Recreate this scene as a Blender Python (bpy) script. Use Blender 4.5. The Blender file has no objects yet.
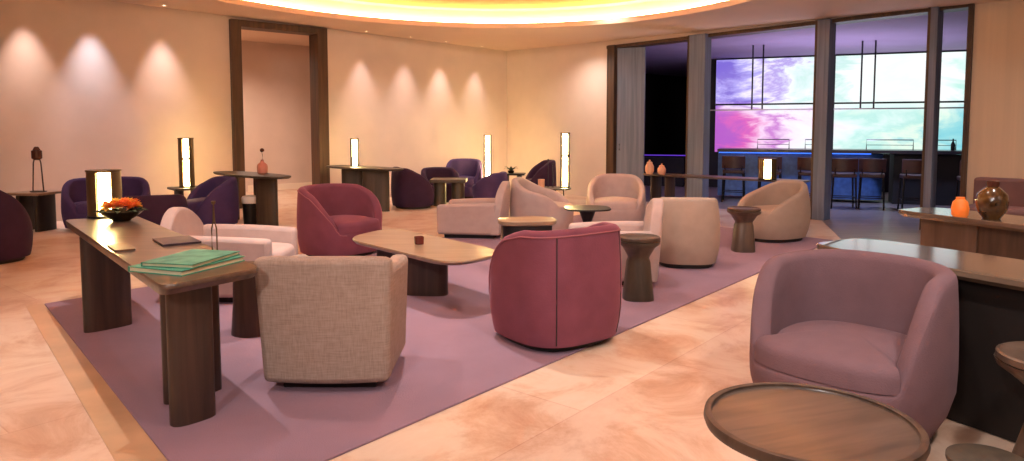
import bpy, bmesh, math, random
from mathutils import Vector, Matrix
PI = math.pi
random.seed(7)
S = bpy.context.scene
COL = S.collection
R = math.radians

# ------------------------------------------------------------------ materials
def lin(c):
    return tuple(((v / 12.92) if v <= 0.04045 else ((v + 0.055) / 1.055) ** 2.4) for v in c)

def rgb(r, g, b):
    return lin((r / 255, g / 255, b / 255)) + (1.0,)

def base_mat(name):
    m = bpy.data.materials.new(name)
    m.use_nodes = True
    nt = m.node_tree
    b = nt.nodes['Principled BSDF']
    return m, nt, b

def mat(name, col, rough=0.6, metal=0.0, var=0.12, scale=8.0, bump=0.0, bscale=60.0, sheen=0.0, stretch=None, coat=0.0, spec=0.5, spread=None):
    """procedural surface: colour varied by noise, optional bump, sheen and coat"""
    m, nt, b = base_mat(name)
    L = nt.links
    tc = nt.nodes.new('ShaderNodeTexCoord')
    mp = nt.nodes.new('ShaderNodeMapping')
    L.new(tc.outputs['Object'], mp.inputs['Vector'])
    if stretch: mp.inputs['Scale'].default_value = stretch
    n = nt.nodes.new('ShaderNodeTexNoise')
    n.inputs['Scale'].default_value = scale
    n.inputs['Detail'].default_value = 5
    L.new(mp.outputs[0], n.inputs['Vector'])
    cr = nt.nodes.new('ShaderNodeValToRGB')
    lo = tuple(c * (1 - var) for c in col[:3]) + (1,)
    hi = tuple(min(1, c * (1 + var)) for c in col[:3]) + (1,)
    if spread: hi = spread
    cr.color_ramp.elements[0].position = 0.3; cr.color_ramp.elements[0].color = lo
    cr.color_ramp.elements[1].position = 0.7; cr.color_ramp.elements[1].color = hi
    L.new(n.outputs['Fac'], cr.inputs['Fac'])
    L.new(cr.outputs['Color'], b.inputs['Base Color'])
    b.inputs['Roughness'].default_value = rough
    b.inputs['Metallic'].default_value = metal
    b.inputs['Specular IOR Level'].default_value = spec
    if sheen:
        b.inputs['Sheen Weight'].default_value = sheen
        b.inputs['Sheen Roughness'].default_value = 0.4
        b.inputs['Sheen Tint'].default_value = tuple(min(1, c * 2.2 + 0.1) for c in col[:3]) + (1,)
    if coat:
        b.inputs['Coat Weight'].default_value = coat
        b.inputs['Coat Roughness'].default_value = 0.15
    if bump:
        n2 = nt.nodes.new('ShaderNodeTexNoise')
        n2.inputs['Scale'].default_value = bscale
        n2.inputs['Detail'].default_value = 3
        L.new(mp.outputs[0], n2.inputs['Vector'])
        bp = nt.nodes.new('ShaderNodeBump')
        bp.inputs['Strength'].default_value = bump
        bp.inputs['Distance'].default_value = 0.01
        L.new(n2.outputs['Fac'], bp.inputs['Height'])
        L.new(bp.outputs[0], b.inputs['Normal'])
    return m

def weave_mat(name, c1, c2, scale=90):
    """coarse linen: crossing threads"""
    m, nt, b = base_mat(name)
    L = nt.links
    tc = nt.nodes.new('ShaderNodeTexCoord')
    facs = []
    for st in ((1, 1, 0.08), (0.08, 0.08, 1)):
        mp = nt.nodes.new('ShaderNodeMapping'); mp.inputs['Scale'].default_value = st
        L.new(tc.outputs['Object'], mp.inputs['Vector'])
        n = nt.nodes.new('ShaderNodeTexNoise'); n.inputs['Scale'].default_value = scale; n.inputs['Detail'].default_value = 2
        L.new(mp.outputs[0], n.inputs['Vector']); facs.append(n)
    a = nt.nodes.new('ShaderNodeMath'); a.operation = 'ADD'
    L.new(facs[0].outputs['Fac'], a.inputs[0]); L.new(facs[1].outputs['Fac'], a.inputs[1])
    h = nt.nodes.new('ShaderNodeMath'); h.operation = 'MULTIPLY'; h.inputs[1].default_value = 0.5
    L.new(a.outputs[0], h.inputs[0])
    cr = nt.nodes.new('ShaderNodeValToRGB')
    cr.color_ramp.elements[0].position = 0.38; cr.color_ramp.elements[0].color = c1
    cr.color_ramp.elements[1].position = 0.62; cr.color_ramp.elements[1].color = c2
    L.new(h.outputs[0], cr.inputs['Fac']); L.new(cr.outputs['Color'], b.inputs['Base Color'])
    b.inputs['Roughness'].default_value = 0.9
    b.inputs['Specular IOR Level'].default_value = 0.2
    bp = nt.nodes.new('ShaderNodeBump'); bp.inputs['Strength'].default_value = 0.25; bp.inputs['Distance'].default_value = 0.004
    L.new(h.outputs[0], bp.inputs['Height']); L.new(bp.outputs[0], b.inputs['Normal'])
    return m

def wood_mat(name, c1, c2, rough=0.35, grain=(0.6, 9, 9), scale=2.2, coat=0.0):
    m, nt, b = base_mat(name)
    L = nt.links
    tc = nt.nodes.new('ShaderNodeTexCoord')
    mp = nt.nodes.new('ShaderNodeMapping'); mp.inputs['Scale'].default_value = grain
    L.new(tc.outputs['Object'], mp.inputs['Vector'])
    n = nt.nodes.new('ShaderNodeTexNoise'); n.inputs['Scale'].default_value = scale; n.inputs['Detail'].default_value = 8; n.inputs['Distortion'].default_value = 0.6
    L.new(mp.outputs[0], n.inputs['Vector'])
    cr = nt.nodes.new('ShaderNodeValToRGB')
    cr.color_ramp.elements[0].position = 0.35; cr.color_ramp.elements[0].color = c1
    cr.color_ramp.elements[1].position = 0.68; cr.color_ramp.elements[1].color = c2
    L.new(n.outputs['Fac'], cr.inputs['Fac']); L.new(cr.outputs['Color'], b.inputs['Base Color'])
    b.inputs['Roughness'].default_value = rough
    if coat:
        b.inputs['Coat Weight'].default_value = coat; b.inputs['Coat Roughness'].default_value = 0.12
    return m

def emit_mat(name, col, strength):
    m, nt, b = base_mat(name)
    b.inputs['Base Color'].default_value = col
    b.inputs['Emission Color'].default_value = col
    b.inputs['Emission Strength'].default_value = strength
    n = nt.nodes.new('ShaderNodeTexNoise'); n.inputs['Scale'].default_value = 3
    mr = nt.nodes.new('ShaderNodeMapRange'); mr.inputs['To Min'].default_value = strength * 0.9; mr.inputs['To Max'].default_value = strength * 1.1
    nt.links.new(n.outputs['Fac'], mr.inputs['Value']); nt.links.new(mr.outputs[0], b.inputs['Emission Strength'])
    return m

def marble_mat(name):
    """large cream-to-rose marble slabs laid along the rug, with fine joints"""
    m, nt, b = base_mat(name)
    L = nt.links
    tc = nt.nodes.new('ShaderNodeTexCoord')
    mp = nt.nodes.new('ShaderNodeMapping'); mp.inputs['Rotation'].default_value = (0, 0, R(-50.5))
    L.new(tc.outputs['Object'], mp.inputs['Vector'])
    br = nt.nodes.new('ShaderNodeTexBrick')
    br.offset = 0.5
    br.inputs['Scale'].default_value = 1.0
    br.inputs['Brick Width'].default_value = 1.9; br.inputs['Row Height'].default_value = 0.95
    br.inputs['Mortar Size'].default_value = 0.004; br.inputs['Mortar Smooth'].default_value = 0.2
    br.inputs['Color1'].default_value = (0.35, 0.35, 0.35, 1); br.inputs['Color2'].default_value = (0.65, 0.65, 0.65, 1)
    br.inputs['Mortar'].default_value = (0.15, 0.15, 0.15, 1)
    L.new(mp.outputs[0], br.inputs['Vector'])
    n = nt.nodes.new('ShaderNodeTexNoise'); n.inputs['Scale'].default_value = 1.7; n.inputs['Detail'].default_value = 10; n.inputs['Roughness'].default_value = 0.7; n.inputs['Distortion'].default_value = 0.7
    L.new(tc.outputs['Object'], n.inputs['Vector'])
    cr = nt.nodes.new('ShaderNodeValToRGB')
    e = cr.color_ramp.elements
    e[0].position = 0.30; e[0].color = rgb(188, 140, 112)
    e[1].position = 0.74; e[1].color = rgb(226, 204, 186)
    k = e.new(0.43); k.color = rgb(206, 168, 142)
    k = e.new(0.52); k.color = rgb(218, 190, 168)
    L.new(n.outputs['Fac'], cr.inputs['Fac'])
    mx = nt.nodes.new('ShaderNodeMix'); mx.data_type = 'RGBA'; mx.blend_type = 'OVERLAY'; mx.inputs[0].default_value = 0.35
    L.new(cr.outputs['Color'], mx.inputs[6]); L.new(br.outputs['Color'], mx.inputs[7])
    L.new(mx.outputs[2], b.inputs['Base Color'])
    b.inputs['Roughness'].default_value = 0.32
    b.inputs['Specular IOR Level'].default_value = 0.35
    return m

def screen_mat(name, seed):
    """moving-colour artwork on the video wall, in place over the whole wall (object coordinates, metres)"""
    m, nt, b = base_mat(name)
    L = nt.links
    tc = nt.nodes.new('ShaderNodeTexCoord')
    sp = nt.nodes.new('ShaderNodeSeparateXYZ'); L.new(tc.outputs['Object'], sp.inputs[0])
    mp = nt.nodes.new('ShaderNodeMapping'); mp.inputs['Scale'].default_value = (0.9, 1, 2.2); mp.inputs['Rotation'].default_value = (0, R(18), 0)
    mp.inputs['Location'].default_value = (seed, 0, seed)
    L.new(tc.outputs['Object'], mp.inputs['Vector'])
    n = nt.nodes.new('ShaderNodeTexNoise'); n.inputs['Scale'].default_value = 0.8; n.inputs['Detail'].default_value = 7; n.inputs['Distortion'].default_value = 0.5; n.inputs['Roughness'].default_value = 0.62
    L.new(mp.outputs[0], n.inputs['Vector'])
    # top row: violet-blue to white to mint
    def ramp(els):
        c = nt.nodes.new('ShaderNodeValToRGB')
        e = c.color_ramp.elements
        e[0].position, e[0].color = els[0]; e[1].position, e[1].color = els[-1]
        for p_, cc in els[1:-1]:
            q = e.new(p_); q.color = cc
        return c
    # horizontal position plus noise
    mr = nt.nodes.new('ShaderNodeMapRange'); mr.inputs['From Min'].default_value = 0; mr.inputs['From Max'].default_value = 5.8
    L.new(sp.outputs['X'], mr.inputs['Value'])
    a = nt.nodes.new('ShaderNodeMath'); a.operation = 'MULTIPLY_ADD'; a.inputs[1].default_value = 0.9
    L.new(n.outputs['Fac'], a.inputs[0]); 
    s_ = nt.nodes.new('ShaderNodeMath'); s_.operation = 'SUBTRACT'; s_.inputs[1].default_value = 0.45
    L.new(mr.outputs[0], s_.inputs[0]); L.new(s_.outputs[0], a.inputs[2])
    top = ramp([(0.0, rgb(120, 100, 205)), (0.08, rgb(170, 160, 235)), (0.14, rgb(236, 230, 250)), (0.2, rgb(170, 150, 225)), (0.28, rgb(235, 240, 250)), (0.42, rgb(195, 230, 225)), (0.52, rgb(245, 250, 250)), (0.7, rgb(235, 252, 248)), (0.85, rgb(250, 250, 250)), (1.0, rgb(190, 235, 225))])
    bot = ramp([(0.0, rgb(170, 80, 190)), (0.08, rgb(215, 90, 180)), (0.16, rgb(240, 205, 235)), (0.23, rgb(190, 110, 200)), (0.31, rgb(245, 225, 245)), (0.5, rgb(225, 245, 240)), (0.62, rgb(180, 228, 220)), (0.75, rgb(225, 245, 228)), (0.88, rgb(150, 215, 220)), (1.0, rgb(120, 200, 215))])
    L.new(a.outputs[0], top.inputs['Fac']); L.new(a.outputs[0], bot.inputs['Fac'])
    zz = nt.nodes.new('ShaderNodeMapRange'); zz.inputs['From Min'].default_value = 1.75; zz.inputs['From Max'].default_value = 2.1
    L.new(sp.outputs['Z'], zz.inputs['Value'])
    mx = nt.nodes.new('ShaderNodeMix'); mx.data_type = 'RGBA'
    L.new(zz.outputs[0], mx.inputs[0]); L.new(bot.outputs['Color'], mx.inputs[6]); L.new(top.outputs['Color'], mx.inputs[7])
    b.inputs['Base Color'].default_value = (0.02, 0.02, 0.02, 1)
    L.new(mx.outputs[2], b.inputs['Emission Color'])
    b.inputs['Emission Strength'].default_value = SCREEN
    b.inputs['Roughness'].default_value = 0.3
    return m

SCREEN = 0.72
M = {}
M['wall'] = mat('warm plaster', rgb(216, 196, 182), 0.75, var=0.03, scale=3, bump=0.05, bscale=120)
M['wall_cloth'] = mat('ribbed wall cloth', rgb(212, 186, 160), 0.85, var=0.05, scale=14, stretch=(1, 1, 0.02), bump=0.1, bscale=60)
M['ceiling'] = mat('ceiling paint', rgb(226, 200, 178), 0.8, var=0.02, scale=2)
M['cove'] = mat('cove paint', rgb(240, 225, 205), 0.8, var=0.02, scale=2)
M['painted_glow'] = mat('gold ceiling paint', rgb(222, 168, 108), 0.7, var=0.04, scale=2)  # orange glow of the strip put into the recess top's colour
M['marble'] = marble_mat('cream marble')
M['marble_band'] = mat('tan marble band', rgb(196, 156, 122), 0.3, var=0.12, scale=4)
M['rug'] = mat('mauve rug', rgb(142, 112, 128), 0.95, var=0.08, scale=2.5, bump=0.5, bscale=220, sheen=0.25)
M['bronze_wood'] = wood_mat('bronzed oak', rgb(58, 42, 34), rgb(88, 66, 52), 0.45, grain=(7, 7, 0.5))
M['frame_wood'] = wood_mat('dark walnut frame', rgb(62, 42, 30), rgb(92, 64, 44), 0.5, grain=(6, 6, 0.4))
M['desk_top'] = wood_mat('greyed oak top', rgb(74, 56, 46), rgb(104, 80, 66), 0.28, grain=(0.7, 8, 8), coat=0.3)
M['desk_leg'] = wood_mat('dark oak panel', rgb(52, 36, 30), rgb(78, 54, 44), 0.45, grain=(9, 9, 0.4))
M['pale_top'] = wood_mat('pale oak top', rgb(122, 96, 76), rgb(150, 120, 96), 0.3, grain=(0.8, 7, 7), coat=0.25)
M['gloss_top'] = wood_mat('polished brown top', rgb(96, 78, 66), rgb(124, 102, 86), 0.16, grain=(0.8, 7, 7), coat=0.7)
M['olive_wood'] = wood_mat('olive brown oak', rgb(58, 47, 37), rgb(80, 66, 52), 0.45, grain=(7, 7, 0.5))
M['walnut'] = wood_mat('walnut', rgb(76, 58, 48), rgb(104, 82, 68), 0.38, grain=(5, 5, 0.6))
M['round_top'] = wood_mat('grey walnut planks', rgb(70, 58, 52), rgb(98, 82, 73), 0.32, grain=(1.2, 9, 9), coat=0.2)
M['black'] = mat('blackened metal', rgb(30, 26, 26), 0.4, metal=0.4, var=0.1)
M['dark_panel'] = mat('near black panel', rgb(26, 18, 16), 0.5, var=0.15, scale=5)
M['plinth'] = mat('black plinth', rgb(34, 26, 26), 0.7, var=0.1)
M['bronze'] = mat('brushed bronze', rgb(120, 98, 70), 0.35, metal=0.85, var=0.15, scale=20, stretch=(1, 1, 0.1))
M['maroon'] = mat('maroon velvet', rgb(122, 66, 80), 0.85, var=0.12, scale=5, bump=0.15, bscale=90, sheen=0.7, spec=0.2)
M['purple'] = mat('purple velvet', rgb(70, 52, 92), 0.85, var=0.12, scale=5, bump=0.15, bscale=90, sheen=0.45, spec=0.2)
M['plum'] = mat('dark plum velvet', rgb(58, 36, 58), 0.85, var=0.12, scale=5, bump=0.15, bscale=90, sheen=0.4, spec=0.2)
M['mauve'] = mat('mauve wool', rgb(114, 86, 92), 0.92, var=0.07, scale=9, bump=0.3, bscale=160, sheen=0.2, spec=0.2)
M['linen'] = weave_mat('beige linen', rgb(152, 130, 118), rgb(172, 150, 138), 150)
M['blush'] = mat('blush wool', rgb(186, 162, 156), 0.95, var=0.05, scale=10, bump=0.35, bscale=150, sheen=0.15, spec=0.2)
M['sand'] = mat('sand wool', rgb(168, 146, 132), 0.95, var=0.05, scale=10, bump=0.3, bscale=150, sheen=0.12, spec=0.2)
M['glow'] = emit_mat('lamp diffuser', rgb(255, 222, 145), 55.0)
M['cove_led'] = emit_mat('cove led strip', rgb(255, 205, 140), 26.0)
M['spot_disc'] = emit_mat('downlight lens', rgb(255, 225, 190), 6.0)
M['violet_led'] = emit_mat('violet led strip', rgb(110, 60, 220), .35)
M['added_blue_led'] = emit_mat('added blue led', rgb(60, 120, 255), 1.0)
M['bar_wood'] = wood_mat('bar counter stone', rgb(40, 34, 38), rgb(64, 54, 58), 0.3)
M['bar_front'] = mat('bar front quilting', rgb(70, 104, 160), 0.45, var=0.25, scale=12)
M['bar_floor'] = wood_mat('dark plank floor', rgb(118, 100, 94), rgb(150, 130, 120), 0.28, grain=(0.6, 9, 1), scale=1.4)
M['bar_wall'] = mat('bar wall', rgb(26, 20, 24), 0.7, var=0.2, scale=2)
M['bar_ceiling'] = mat('bar ceiling', rgb(150, 128, 165), 0.8, var=0.04, scale=2)
M['grey_panel'] = wood_mat('grey column cladding', rgb(98, 106, 126), rgb(120, 126, 146), 0.5, grain=(8, 8, 0.3))
M['leather'] = mat('brown leather', rgb(66, 38, 34), 0.5, var=0.15, scale=10)
M['book_teal'] = mat('teal cloth cover', rgb(40, 126, 104), 0.6, var=0.18, scale=14, spread=rgb(92, 166, 138))
M['book_mint'] = mat('mint board cover', rgb(70, 150, 124), 0.6, var=0.08, scale=20)
M['paper'] = mat('book pages', rgb(226, 210, 176), 0.8, var=0.06, scale=40, stretch=(1, 1, 30))
M['magazine'] = mat('dark glossy cover', rgb(62, 44, 54), 0.5, var=0.6, scale=16)
M['tray'] = mat('brown leather folder', rgb(104, 78, 62), 0.45, var=0.1, scale=12)
M['orange'] = mat('orange petals', rgb(232, 106, 34), 0.6, var=0.25, scale=20)
M['yellow'] = mat('yellow petals', rgb(240, 180, 60), 0.6, var=0.2, scale=20)
M['red'] = mat('red petals', rgb(205, 52, 30), 0.6, var=0.25, scale=20)
M['leaf'] = mat('dark leaf', rgb(52, 64, 34), 0.6, var=0.3, scale=20)
M['bowl_dark'] = mat('smoked bowl', rgb(46, 38, 30), 0.25, var=0.2, scale=8, metal=0.3)
M['peach'] = mat('peach ceramic', rgb(214, 160, 128), 0.4, var=0.05, scale=6)
M['pink_ceramic'] = mat('rose ceramic', rgb(190, 124, 106), 0.4, var=0.06, scale=6)
M['cup'] = mat('oxblood glass', rgb(104, 40, 34), 0.25, var=0.1, scale=8)
M['amber'] = mat('amber glaze', rgb(60, 34, 18), 0.18, var=0.5, scale=9, coat=0.8, spread=rgb(112, 74, 36))
M['candle'] = emit_mat('lit amber glass', rgb(225, 110, 40), 0.3)
M['brown_cup'] = mat('brown glass', rgb(86, 44, 32), 0.25, var=0.15, scale=8)
M['white_bag'] = mat('white liner', rgb(226, 216, 206), 0.6, var=0.04, scale=8)
M['banquette'] = mat('taupe banquette', rgb(118, 84, 84), 0.85, var=0.08, scale=8, bump=0.2, bscale=90, sheen=0.2)
M['steel'] = mat('dark steel', rgb(60, 56, 64), 0.35, metal=0.7, var=0.1)

# ------------------------------------------------------------------ mesh helpers
def obj(name, bm, m, parent=None, smooth=True, bevel=0.0, sub=0):
    me = bpy.data.meshes.new(name)
    bmesh.ops.recalc_face_normals(bm, faces=bm.faces)
    bm.to_mesh(me); bm.free()
    o = bpy.data.objects.new(name, me)
    COL.objects.link(o)
    me.materials.append(m)
    if smooth:
        for p in me.polygons: p.use_smooth = True
        try: me.set_sharp_from_angle(angle=R(40))
        except Exception: pass
    if bevel:
        md = o.modifiers.new('bevel', 'BEVEL'); md.width = bevel; md.segments = 3; md.limit_method = 'ANGLE'; md.angle_limit = R(35)
        md.harden_normals = False
    if sub:
        md = o.modifiers.new('sub', 'SUBSURF'); md.levels = sub; md.render_levels = sub
    if parent: o.parent = parent
    return o

def thing(name, label, cat, loc=(0, 0, 0), rotz=0.0, group=None):
    o = bpy.data.objects.new(name, None); COL.objects.link(o)
    o.empty_display_size = 0.1
    o.location = loc; o.rotation_euler = (0, 0, rotz)
    o['label'] = label; o['category'] = cat
    if group: o['group'] = group
    return o

def tag(o, label, cat, group=None, loc=None, rotz=None):
    o['label'] = label; o['category'] = cat
    if group: o['group'] = group
    if loc is not None: o.location = loc
    if rotz is not None: o.rotation_euler = (0, 0, rotz)
    return o

def struct(o):
    o['kind'] = 'structure'
    return o

def dup(root, loc, rotz, label, scale=None, group=None):
    r = root.copy(); COL.objects.link(r)
    r.location = loc; r.rotation_euler = (0, 0, rotz); r['label'] = label
    if group: r['group'] = group
    if scale: r.scale = scale
    for ch in list(root.children):
        c = ch.copy(); COL.objects.link(c); c.parent = r
        for g in list(ch.children):
            d = g.copy(); COL.objects.link(d); d.parent = c
    return r

def box(bm, x0, x1, y0, y1, z0, z1, mtx=None):
    vs = [bm.verts.new((x, y, z)) for x, y, z in
          ((x0, y0, z0), (x1, y0, z0), (x1, y1, z0), (x0, y1, z0), (x0, y0, z1), (x1, y0, z1), (x1, y1, z1), (x0, y1, z1))]
    for f in ((0, 3, 2, 1), (4, 5, 6, 7), (0, 1, 5, 4), (1, 2, 6, 5), (2, 3, 7, 6), (3, 0, 4, 7)):
        bm.faces.new([vs[i] for i in f])
    if mtx is not None:
        for v in vs: v.co = mtx @ v.co
    return vs

def prism(bm, pts, z0, z1):
    n = len(pts)
    a = [bm.verts.new((p[0], p[1], z0)) for p in pts]
    b = [bm.verts.new((p[0], p[1], z1)) for p in pts]
    bm.faces.new(list(reversed(a))); bm.faces.new(b)
    for i in range(n):
        j = (i + 1) % n
        bm.faces.new((a[i], a[j], b[j], b[i]))

def rings(bm, rs, closed_top=True, closed_bot=True):
    """loft closed rings (lists of 3D points of equal count)"""
    vr = [[bm.verts.new(p) for p in r] for r in rs]
    n = len(vr[0])
    for a, b in zip(vr, vr[1:]):
        for i in range(n):
            j = (i + 1) % n
            bm.faces.new((a[i], a[j], b[j], b[i]))
    if closed_bot: bm.faces.new(list(reversed(vr[0])))
    if closed_top: bm.faces.new(vr[-1])

def lathe(bm, prof, n=32, cx=0, cy=0, sx=1.0, sy=1.0, p=2.0):
    rs = []
    for r, z in prof:
        ring = []
        for i in range(n):
            a = 2 * PI * i / n
            c, s = math.cos(a), math.sin(a)
            ring.append((cx + sx * r * math.copysign(abs(c) ** (2 / p), c), cy + sy * r * math.copysign(abs(s) ** (2 / p), s), z))
        rs.append(ring)
    rings(bm, rs)

def tube(bm, path, r, n=8):
    path = [Vector(p) for p in path]
    rs = []
    for i, p in enumerate(path):
        d = (path[min(i + 1, len(path) - 1)] - path[max(i - 1, 0)]).normalized()
        u = d.cross(Vector((0, 0, 1)))
        if u.length < 0.01: u = d.cross(Vector((1, 0, 0)))
        u.normalize(); v = d.cross(u).normalized()
        rr = r[i] if isinstance(r, (list, tuple)) else r
        rs.append([p + rr * (math.cos(2 * PI * k / n) * u + math.sin(2 * PI * k / n) * v) for k in range(n)])
    rings(bm, rs)

def superell(a, hx, hy, p=2.6):
    c, s = math.cos(a), math.sin(a)
    return hx * math.copysign(abs(c) ** (2 / p), c), hy * math.copysign(abs(s) ** (2 / p), s)

def sstep(x):
    x = max(0.0, min(1.0, x)); return x * x * (3 - 2 * x)

# ------------------------------------------------------------------ room
CX, CY = -0.12, 16.64                       # far corner of the lounge
A1 = R(40.8)
LD = Vector((math.cos(A1), math.sin(A1)))   # along the long wall towards the corner
LN = Vector((math.sin(A1), -math.cos(A1)))  # into the room
WD = LN.copy()                              # along the window wall away from the corner
WN = -LD                                    # into the room from the window wall
def LW(s, n=0.0): return (CX - LD.x * s + LN.x * n, CY - LD.y * s + LN.y * n)
def WW(s, n=0.0): return (CX + WD.x * s + WN.x * n, CY + WD.y * s + WN.y * n)
def zc(x, y=0): return 3.25 - 0.03 * x      # the ceiling falls a little towards the windows
LEN_L, LEN_W = 23.0, 14.6

def quad(bm, p4, z0, z1):
    prism(bm, p4, z0, z1)

def wall_seg(name, F, s0, s1, z0, z1, m, n0=-0.25, n1=0.0):
    bm = bmesh.new()
    prism(bm, [F(s0, n0), F(s1, n0), F(s1, n1), F(s0, n1)], z0, z1)
    return struct(obj(name, bm, m, smooth=False))

ZT = 3.95
# long wall with the portal opening
bm = bmesh.new()
D0, D1 = 4.60, 6.40
for s0, s1, z0, z1 in ((-0.25, D0, 0, ZT), (D1, LEN_L, 0, ZT), (D0, D1, 3.34, ZT)):
    prism(bm, [LW(s0, -0.25), LW(s1, -0.25), LW(s1, 0), LW(s0, 0)], z0, z1)
struct(obj('wall_left', bm, M['wall'], smooth=False))
# window wall: solid to s=3.13, opening to 9.55, solid again
O0, O1 = 3.13, 9.55
bm = bmesh.new()
prism(bm, [WW(0, -0.3), WW(O0, -0.3), WW(O0, 0), WW(0, 0)], 0, ZT)
prism(bm, [WW(O0, -0.3), WW(O1, -0.3), WW(O1, 0), WW(O0, 0)], 3.09, ZT)
struct(obj('wall_back', bm, M['wall'], smooth=False))
wall_seg('wall_right', WW, O1, LEN_W + 0.25, 0, ZT, M['wall_cloth'], -0.3, 0)
# the two walls behind the camera
def BW(s, n=0.0):
    p = Vector(WW(LEN_W)); return (p.x - LD.x * s - LN.x * n, p.y - LD.y * s - LN.y * n)
wall_seg('wall_near', BW, 0, LEN_L + 0.25, 0, ZT, M['wall'])
def CW(s, n=0.0):
    p = Vector(LW(LEN_L)); return (p.x + LN.x * s + LD.x * n, p.y + LN.y * s + LD.y * n)
wall_seg('wall_rear', CW, 0, LEN_W, 0, ZT, M['wall'])

# floor
bm = bmesh.new()
P1 = [LW(-0.0, -3.6), LW(LEN_L + .2, -3.6), CW(LEN_W + .2, -.2), WW(LEN_W + .2, -0.15), WW(-3.6, -0.15)]
prism(bm, [LW(0.0, -3.6), LW(LEN_L + .2, -3.6), CW(LEN_W + .2, -.2), WW(LEN_W + .2, -0.15), WW(0, -0.15)], -0.1, 0.0)
struct(obj('floor', bm, M['marble'], smooth=False))

# ceiling with the oval cove
EC = Vector((-0.95, 7.8)); EA, EB = 4.5, 5.22
def ell(a, g=0.0): return (EC.x + (EA + g) * math.cos(a), EC.y + (EB + g) * math.sin(a))
poly = [Vector(LW(-.05, -.05)), Vector(LW(LEN_L + .1, -.05)), Vector(CW(LEN_W + .1, -.1)), Vector(WW(LEN_W + .1, -.1))]
angs = sorted([2 * PI * i / 96 for i in range(96)] + [math.atan2((v.y - EC.y) / EB, (v.x - EC.x) / EA) % (2 * PI) for v in poly])
def hit(a):
    d = Vector((EA * math.cos(a), EB * math.sin(a)))
    best = None
    for i in range(4):
        p, q = poly[i], poly[(i + 1) % 4]; e = q - p
        den = d.x * e.y - d.y * e.x
        if abs(den) < 1e-9: continue
        w = p - EC
        t = (w.x * e.y - w.y * e.x) / den; u = (w.x * d.y - w.y * d.x) / den
        if t > 0 and -1e-4 <= u <= 1 + 1e-4 and (best is None or t < best): best = t
    return EC + d * best
bm = bmesh.new()
inn = [ell(a) for a in angs]; out = [tuple(hit(a)) for a in angs]
def lift(pts, dz): return [(p[0], p[1], zc(p[0]) + dz) for p in pts]
v0 = [bm.verts.new(p) for p in lift(out, 0)]
v1 = [bm.verts.new(p) for p in lift(inn, 0)]
v2 = [bm.verts.new(p) for p in lift(inn, 0.09)]
v3 = [bm.verts.new(p) for p in lift(out, 0.09)]
N = len(angs)
for i in range(N):
    j = (i + 1) % N
    for a, b in ((v0, v1), (v1, v2), (v2, v3)):
        bm.faces.new((a[i], a[j], b[j], b[i]))
struct(obj('ceiling', bm, M['ceiling'], smooth=False))
# raised part above the cove
bm = bmesh.new()
NA = 96
def ering(g, dz): return lift([ell(2 * PI * i / NA, g) for i in range(NA)], dz)
rs = [ering(0.22, 0.085), ering(0.22, 0.34), ering(0.18, 0.38)]
rings(bm, rs, closed_top=False, closed_bot=False)
struct(obj('ceiling', bm, M['cove']))
bm = bmesh.new(); rings(bm, [ering(0.18, 0.38), ering(0.1, 0.39)], closed_top=True, closed_bot=False)
struct(obj('ceiling', bm, M['painted_glow']))
bm = bmesh.new()
path = ering(0.12, 0.115)
vr = []
for i in range(NA):
    p = Vector(path[i]); c = Vector((math.cos(2 * PI * i / NA), math.sin(2 * PI * i / NA), 0))
    vr.append([bm.verts.new(p + 0.018 * (math.cos(k * PI / 3) * c + math.sin(k * PI / 3) * Vector((0, 0, 1)))) for k in range(6)])
for i in range(NA):
    for k in range(6):
        bm.faces.new((vr[i][k], vr[i][(k + 1) % 6], vr[(i + 1) % NA][(k + 1) % 6], vr[(i + 1) % NA][k]))
o = obj('cove_light_strip', bm, M['cove_led'])
tag(o, 'warm glowing light strip around the oval ceiling recess', 'light strip')

# portal frame in the long wall
t = thing('portal_frame', 'tall dark walnut frame around the wall opening on the left', 'door frame', (*LW(5.5), 0), A1)
# local x runs along the wall, local -y into the room
for nm, x0, x1, z0, z1 in (('jamb', -0.91, -0.73, 0, 3.34), ('jamb', 0.70, 0.905, 0, 3.34), ('head', -0.73, 0.70, 3.22, 3.34)):
    bm = bmesh.new(); box(bm, x0, x1, -0.10, 0.27, z0, z1)
    obj(nm, bm, M['frame_wood'], t, smooth=False, bevel=0.006)

# corridor behind the portal
bm = bmesh.new()
CD = -3.3
prism(bm, [LW(1.2, CD - .2), LW(11, CD - .2), LW(11, CD), LW(1.2, CD)], 0, 3.4)
prism(bm, [LW(1.0, CD - .2), LW(1.2, CD - .2), LW(1.2, -.25), LW(1.0, -.25)], 0, 3.4)
prism(bm, [LW(11, CD - .2), LW(11.2, CD - .2), LW(11.2, -.25), LW(11, -.25)], 0, 3.4)
struct(obj('wall_corridor', bm, M['wall'], smooth=False))
bm = bmesh.new(); prism(bm, [LW(1.0, CD - .2), LW(11.2, CD - .2), LW(11.2, -.25), LW(1.0, -.25)], 3.4, 3.5)
struct(obj('ceiling_corridor', bm, M['ceiling'], smooth=False))
bm = bmesh.new(); prism(bm, [LW(1.2, CD), LW(11, CD), LW(11, CD + .03), LW(1.2, CD + .03)], 0, 0.14)
struct(obj('baseboard_corridor', bm, M['cove'], smooth=False))
d = struct(thing('door_1', 'x', 'door')); del d['label']; del d['category']
d.location = (*LW(5.55, CD + .002), 0); d.rotation_euler = (0, 0, A1)
bm = bmesh.new(); box(bm, -0.5, 0.5, -0.045, 0, 0.0, 2.45); obj('door_leaf', bm, mat('rose door', rgb(204, 166, 148), 0.6, var=0.03), d, bevel=0.006)
bm = bmesh.new(); tube(bm, [(-.40, -.05, 1.0), (-.40, -.09, 1.0), (-.30, -.09, 1.0)], 0.01); obj('handle', bm, M['bronze'], d)
bm = bmesh.new()
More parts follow.
